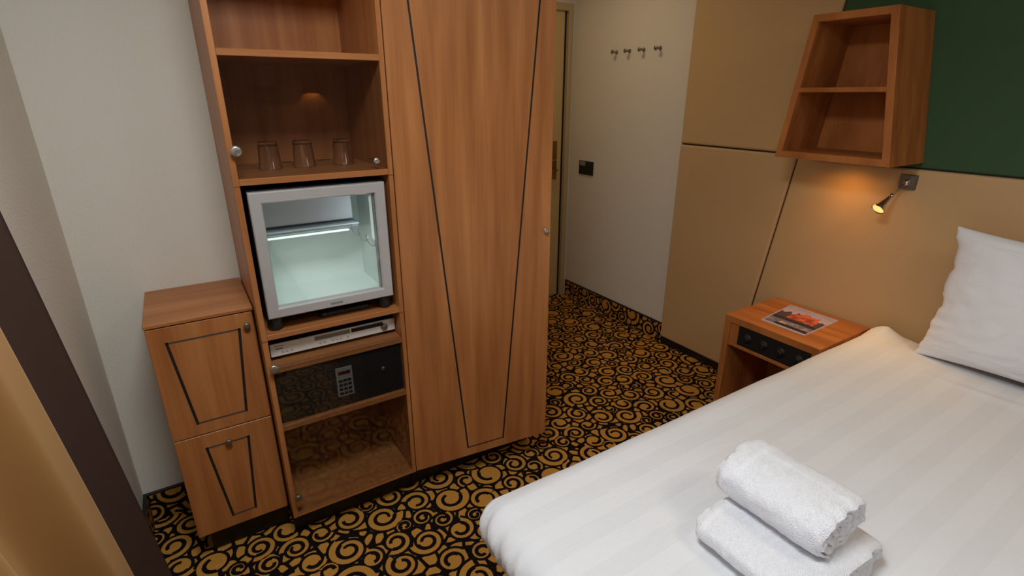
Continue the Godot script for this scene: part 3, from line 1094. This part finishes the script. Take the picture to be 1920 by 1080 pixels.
func nightstand() -> void:
	var root := thing("nightstand", "orange-lit wooden nightstand beside the bed under the wall shelf", "nightstand", Vector3(2.19, 0, 0.48))
	var x0 := 1.982
	var x1 := 2.392
	var z0 := 0.262
	var z1 := 0.715
	var y1 := 0.567
	box("table_top", Vector3(x0, y1 - 0.034, z0), Vector3(x1, y1, z1), M.wood_bedside, root, 0.002)
	box("side_panel", Vector3(x0, 0, z0), Vector3(x1, y1 - 0.034, z0 + 0.030), M.wood_bedside, root, 0.002)
	box("side_panel", Vector3(x0, 0, z1 - 0.030), Vector3(x1, y1 - 0.034, z1), M.wood_bedside, root, 0.002)
	box("back_panel", Vector3(x1 - 0.012, 0.05, z0 + 0.03), Vector3(x1, y1 - 0.034, z1 - 0.03), M.wood_bedside, root, 0.0)
	box("filler_strip", Vector3(x0 + 0.008, 0.432, z0 + 0.030), Vector3(x0 + 0.03, 0.533, z0 + 0.075), M.wood_bedside, root, 0.001)
	box("shelf", Vector3(x0 + 0.004, 0.416, z0 + 0.03), Vector3(x1 - 0.012, 0.432, z1 - 0.03), M.wood_bedside, root, 0.001)
	box("shelf", Vector3(x0 + 0.02, 0.09, z0 + 0.03), Vector3(x1 - 0.012, 0.106, z1 - 0.03), M.wood_bedside, root, 0.001)
	var pan := box("control_panel", Vector3(x0 + 0.006, 0.4325, z0 + 0.075), Vector3(x0 + 0.20, 0.5325, z1 - 0.031), M.black_plastic, root, 0.002)
	for k in 4:
		put("dial", lathe(crisp([Vector2(0, 0), Vector2(0.024, 0), Vector2(0.022, 0.004), Vector2(0.016, 0.005), Vector2(0.0145, 0.016), Vector2(0.012, 0.018), Vector2(0, 0.018)], 0.0008), 26), M.safe_black, pan, Vector3(x0 + 0.006, 0.482, z0 + 0.125 + k * 0.082), Basis(Vector3.BACK, PI / 2))
	# brochure printed with an evening view
	var n := 96
	var im := Image.create(n, n, false, Image.FORMAT_RGB8)
	var bn := FastNoiseLite.new()
	bn.seed = 6
	bn.frequency = 0.06
	for i in n:
		for j in n:
			var u := float(i) / n
			var v := float(j) / n
			var w := bn.get_noise_2d(i, j)
			var c := Color(0.62, 0.60, 0.72).lerp(Color(0.80, 0.72, 0.74), clampf(v * 2.0 + w * 0.4, 0, 1))
			var ridge := 0.34 + 0.10 * bn.get_noise_2d(i * 1.6, 7.0) - (0.10 if u > 0.35 and u < 0.8 else 0.0)
			if v > ridge:
				c = Color(0.30, 0.22, 0.27)
				if u > 0.28 and u < 0.86 and v < 0.58:
					c = Color(0.86, 0.42, 0.26).lerp(Color(0.55, 0.22, 0.18), clampf(0.5 + w * 1.6, 0, 1))
			if v > 0.60:
				c = Color(0.14, 0.11, 0.16)
			if v > 0.70:
				c = Color(0.40, 0.40, 0.50).lerp(Color(0.80, 0.66, 0.56), clampf(w * 2.2 + (0.3 if u > 0.3 and u < 0.8 else -0.3), 0, 1))
			if v > 0.86 and u > 0.25:
				c = Color(0.10, 0.09, 0.12)
			if u < 0.03 or u > 0.97 or v < 0.03 or v > 0.95:
				c = Color(0.66, 0.68, 0.76)
			im.set_pixel(i, j, c)
	var bm := plain("brochure_print", Color.WHITE, 0.35)
	bm.albedo_texture = ImageTexture.create_from_image(im)
	var cover := begin()
	var bx0 := 2.058
	var bx1 := 2.348
	var bz0 := 0.385
	var bz1 := 0.604
	var yt := y1 + 0.0026
	var q := [[Vector3(bx1, yt, bz0 - 0.018), Vector2(0, 0)], [Vector3(bx1, yt, bz1 - 0.006), Vector2(1, 0)], [Vector3(bx0, yt, bz1), Vector2(1, 1)], [Vector3(bx0, yt, bz0 + 0.012), Vector2(0, 1)]]
	for t in [[0, 1, 2], [0, 2, 3]]:
		for k in t:
			cover.set_normal(Vector3.UP)
			cover.set_uv(q[k][1])
			cover.add_vertex(q[k][0])
	var b := thing("brochure", "glossy brochure with an evening townscape on the nightstand", "brochure", Vector3(2.2, y1, 0.49))
	put("cover", cover.commit(), bm, b, Vector3.ZERO)
	var body := []
	for k in [0, 1, 2, 3]:
		body.append(Vector2(q[k][0].x, q[k][0].z))
	var pm := strip_xy(body, 0.0, 0.0024)
	put("pages", pm, plain("paper", srgb(222, 222, 226), 0.6), b, Vector3(0, y1 + 0.0025, 0), Basis(Vector3(1, 0, 0), Vector3(0, 0, 1), Vector3(0, -1, 0)))

func bedside_shelf() -> void:
	var root := thing("wall_shelf", "tapering open wooden wall shelf with two compartments above the nightstand", "shelf", Vector3(2.26, 1.2996, 0.52))
	var xf := 2.1147
	var xb := R - 0.0005
	var bl := Vector2(0.2907, 1.2996)
	var br := Vector2(0.7481, 1.2996)
	var tr := Vector2(0.6585, 1.8506)
	var tl := Vector2(0.3554, 1.8506)
	var t := 0.027
	var inn := inset([bl, br, tr, tl], t)
	var edge := func(called: String, poly: Array) -> MeshInstance3D:
		return put(called, slab_zy(poly, xb, xf, 0.001, 1), M.wood_bedside, root, Vector3.ZERO)
	edge.call("bottom_board", [bl, br, inn[1], inn[0]])
	edge.call("side_board", [br, tr, inn[2], inn[1]])
	edge.call("top_board", [tr, tl, inn[3], inn[2]])
	edge.call("side_board", [tl, bl, inn[0], inn[3]])
	put("back_board", slab_zy(inn, xb, xb - 0.012, 0.0005, 1), M.wood_bedside, root, Vector3.ZERO)
	var lz := func(y: float) -> float: return lerpf(inn[0].x, inn[3].x, (y - inn[0].y) / (inn[3].y - inn[0].y))
	var rz := func(y: float) -> float: return lerpf(inn[1].x, inn[2].x, (y - inn[1].y) / (inn[2].y - inn[1].y))
	put("shelf", slab_zy([Vector2(lz.call(1.564), 1.564), Vector2(rz.call(1.564), 1.564), Vector2(rz.call(1.582), 1.582), Vector2(lz.call(1.582), 1.582)], xb - 0.012, xf + 0.001, 0.001, 1), M.wood_bedside, root, Vector3.ZERO)
	# recessed downlight in the underside
	var at := Vector3(2.270, 1.2996, 0.505)
	var dl := put("downlight", lathe(crisp([Vector2(0, -0.006), Vector2(0.034, -0.006), Vector2(0.036, 0.0), Vector2(0.0, 0.0)], 0.001), 28), M.chrome, root, at)
	put("lamp_lens", lathe(crisp([Vector2(0, -0.0085), Vector2(0.026, -0.008), Vector2(0.027, -0.0055), Vector2(0, -0.0055)], 0.0005), 24), glow("downlight_glow", srgb(255, 190, 96), 3.0), dl, at)
	var l := SpotLight3D.new()
	l.name = "downlight_beam"
	l.light_color = srgb(255, 178, 88)
	l.light_energy = 0.088
	l.spot_angle = 81.0
	l.spot_angle_attenuation = 1.0
	l.spot_range = 8.0
	l.light_size = 0.035
	l.shadow_enabled = true
	root.add_child(l)
	l.global_position = at + Vector3(0, -0.016, 0)
	l.rotation = Vector3(-PI / 2, 0, 0)

func reading_lamp() -> void:
	var root := thing("reading_lamp", "small chrome swing-arm reading lamp lit on the beige headboard", "lamp", Vector3(R, 1.22, 0.717))
	box("wall_plate", Vector3(R - 0.012, 1.190, 0.684), Vector3(R, 1.250, 0.746), M.dark_nickel, root, 0.003)
	put("swivel", lathe([Vector2(0, -0.013), Vector2(0.006, -0.012), Vector2(0.011, -0.006), Vector2(0.0125, 0), Vector2(0.011, 0.006), Vector2(0.006, 0.012), Vector2(0, 0.013)], 22), M.chrome, root, Vector3(R - 0.022, 1.219, 0.716))
	var a := Vector3(R - 0.024, 1.217, 0.714)
	var c := Vector3(2.330, 1.166, 0.692)
	var e := Vector3(2.272, 1.113, 0.678)
	put("arm", tube([a, c], 0.0035, 12), M.dark_nickel, root, Vector3.ZERO)
	var dir := (e - c).normalized()
	var ln := (e - c).length()
	var b := aim(dir)
	put("collar", lathe(crisp([Vector2(0, -0.008), Vector2(0.008, -0.008), Vector2(0.009, 0.006), Vector2(0, 0.006)], 0.001), 20), M.chrome, root, c, b)
	# hollow cone: outside up to the mouth, back inside
	put("lamp_shade", lathe(crisp([Vector2(0.007, 0.004), Vector2(0.010, ln * 0.35), Vector2(0.0165, ln * 0.75), Vector2(0.0265, ln), Vector2(0.0250, ln), Vector2(0.0150, ln * 0.75), Vector2(0.0085, ln * 0.35), Vector2(0, ln * 0.3)], 0.0006), 32), M.chrome, root, c, b)
	put("lamp_bulb", lathe([Vector2(0, ln * 0.80), Vector2(0.014, ln * 0.82), Vector2(0.0215, ln * 0.93), Vector2(0.0205, ln * 0.97), Vector2(0.012, ln * 0.985), Vector2(0, ln * 0.99)], 24), glow("reading_glow", srgb(255, 214, 120), 1.1), root, c, b)
	var l := SpotLight3D.new()
	l.name = "reading_beam"
	l.light_color = srgb(255, 200, 120)
	l.light_energy = 0.12
	l.spot_angle = 72.0
	l.spot_angle_attenuation = 0.6
	l.spot_range = 8.0
	l.light_size = 0.015
	l.shadow_enabled = true
	root.add_child(l)
	l.global_position = e + dir * 0.004
	l.look_at_from_position(l.global_position, e + dir, Vector3.UP)

func curtain() -> void:
	var root := thing("curtain", "gold curtain with a dark brown border gathered beside the window", "curtain", Vector3(-0.38, 0, 0.5))
	var rows_b := []
	var rows_g := []
	var ny := 40
	for j in ny + 1:
		var y := lerpf(0.015, 2.38, float(j) / ny)
		var e0 := Vector3(-0.334 - 0.0496 * (y - 0.02), y, 0.198 + 0.1848 * (y - 0.02))
		var e1 := Vector3(-0.361 - 0.0166 * y, y, 0.33 + 0.298 * y)
		var rb := []
		for k in 25:
			var t := k / 24.0
			var p := e0.lerp(e1 + Vector3(-0.012, 0, 0.05), t)
			p.x -= 0.030 * sin(t * PI) * (1.0 - t * 0.4) + 0.02 * t
			p.x += 0.010 * exp(-pow(t / 0.10, 2.0)) * 0.5
			p.x = maxf(p.x, WL + 0.006)
			rb.append(p)
		rows_b.append(rb)
		var rg := []
		for k in 121:
			var s := k / 120.0 * 0.85
			var p := e1 + Vector3(0.0, 0, s * 0.80)
			p.x -= 0.072 * smoothstep(0.10, 0.19, s) * (1.0 - 0.75 * smoothstep(0.27, 0.36, s)) + 0.02 * (1.0 - cos(TAU * maxf(s - 0.36, 0.0) / 0.25))
			p.x = maxf(p.x, WL + 0.008)
			rg.append(p)
		rows_g.append(rg)
	for part in [["border", rows_b, M.brown_lining], ["drape", rows_g, M.gold_curtain]]:
		var st := begin()
		var back := []
		for row in part[1]:
			var r2 := []
			for p in row:
				r2.append(p + Vector3(-0.0035, 0, 0))
			back.append(r2)
		add_sheet(st, part[1])
		add_sheet(st, back, true)
		for edge in [0, part[1][0].size() - 1]:
			var er := []
			for j in part[1].size():
				er.append([part[1][j][edge], back[j][edge]])
			add_sheet(st, er, edge == 0)
		st.generate_normals()
		put(part[0], st.commit(), part[2], root, Vector3.ZERO)
	var rail := put("curtain_rail", tube([Vector3(-0.405, 2.41, 0.5), Vector3(-0.405, 2.41, 2.70)], 0.012, 12), M.nickel, self, Vector3.ZERO)
	tag(rail, "round metal curtain rail above the window", "rail")

func hooks_and_switch() -> void:
	var prof := crisp([Vector2(0, 0), Vector2(0.0125, 0), Vector2(0.0120, 0.004), Vector2(0.0060, 0.010), Vector2(0.0055, 0.028), Vector2(0.0105, 0.034), Vector2(0.0125, 0.037), Vector2(0.0120, 0.044), Vector2(0, 0.046)], 0.0006)
	var mesh := lathe(prof, 24)
	var words := ["nearest the entrance door", "second from the entrance door", "second from the padded panels", "nearest the padded panels"]
	var k := 0
	for z in [-1.095, -0.978, -0.856, -0.724]:
		var o := put("coat_hook", mesh, M.dark_nickel, self, Vector3(WX, 1.815, z), Basis(Vector3.BACK, PI / 2))
		tag(o, "small metal coat peg on the white wall, " + words[k], "hook", "coat pegs on the white wall")
		k += 1
	var sw := thing("wall_switch", "black key-card switch on the white wall", "switch", Vector3(WX, 1.0, -1.34))
	box("switch_plate", Vector3(WX - 0.010, 1.004, -1.418), Vector3(WX, 1.102, -1.262), M.black_plastic, sw, 0.003)
	box("card_slot", Vector3(WX - 0.016, 1.068, -1.402), Vector3(WX - 0.009, 1.098, -1.342), M.keypad_grey, sw, 0.002)
	box("rocker", Vector3(WX - 0.014, 1.016, -1.330), Vector3(WX - 0.009, 1.090, -1.274), M.safe_black, sw, 0.002)

func behind_camera() -> void:
	# these show faintly in the cabinet's glass
	var p := thing("framed_picture", "dark framed picture on the wall facing the cabinets", "picture", Vector3(0.67, 1.60, FZ))
	for a in [[0.53, 0.56, 1.60, 2.05], [0.78, 0.81, 1.60, 2.05], [0.56, 0.78, 1.60, 1.63], [0.56, 0.78, 2.02, 2.05]]:
		box("frame", Vector3(a[0], a[2], FZ - 0.022), Vector3(a[1], a[3], FZ - 0.001), M.dark_frame, p, 0.003)
	box("mat", Vector3(0.56, 1.63, FZ - 0.010), Vector3(0.78, 2.02, FZ - 0.002), M.picture_mat, p, 0.0)
	box("print", Vector3(0.60, 1.69, FZ - 0.0115), Vector3(0.74, 1.95, FZ - 0.0098), M.picture_print, p, 0.0)
	var s := thing("wall_sconce", "dark box-shaped wall lamp throwing amber light downwards", "lamp", Vector3(1.09, 1.56, FZ))
	var st := begin()
	for b in [[Vector3(1.02, 1.57, FZ - 0.09), Vector3(1.16, 1.69, FZ - 0.082)], [Vector3(1.02, 1.57, FZ - 0.082), Vector3(1.028, 1.69, FZ)], [Vector3(1.152, 1.57, FZ - 0.082), Vector3(1.16, 1.69, FZ)], [Vector3(1.028, 1.682, FZ - 0.082), Vector3(1.152, 1.69, FZ)]]:
		add_box(st, b[0], b[1], 0.001)
	put("lamp_housing", st.commit(), M.dark_frame, s, Vector3.ZERO)
	put("lamp_bulb", lathe([Vector2(0, -0.022), Vector2(0.013, -0.018), Vector2(0.02, 0), Vector2(0.013, 0.018), Vector2(0, 0.022)], 20), glow("sconce_glow", srgb(255, 180, 90), 3.0), s, Vector3(1.09, 1.63, FZ - 0.04))
	var l := OmniLight3D.new()
	l.name = "sconce_light"
	l.light_color = srgb(255, 176, 84)
	l.light_energy = 0.2
	l.omni_range = 8.0
	l.light_size = 0.02
	l.shadow_enabled = true
	s.add_child(l)
	l.global_position = Vector3(1.09, 1.63, FZ - 0.04)
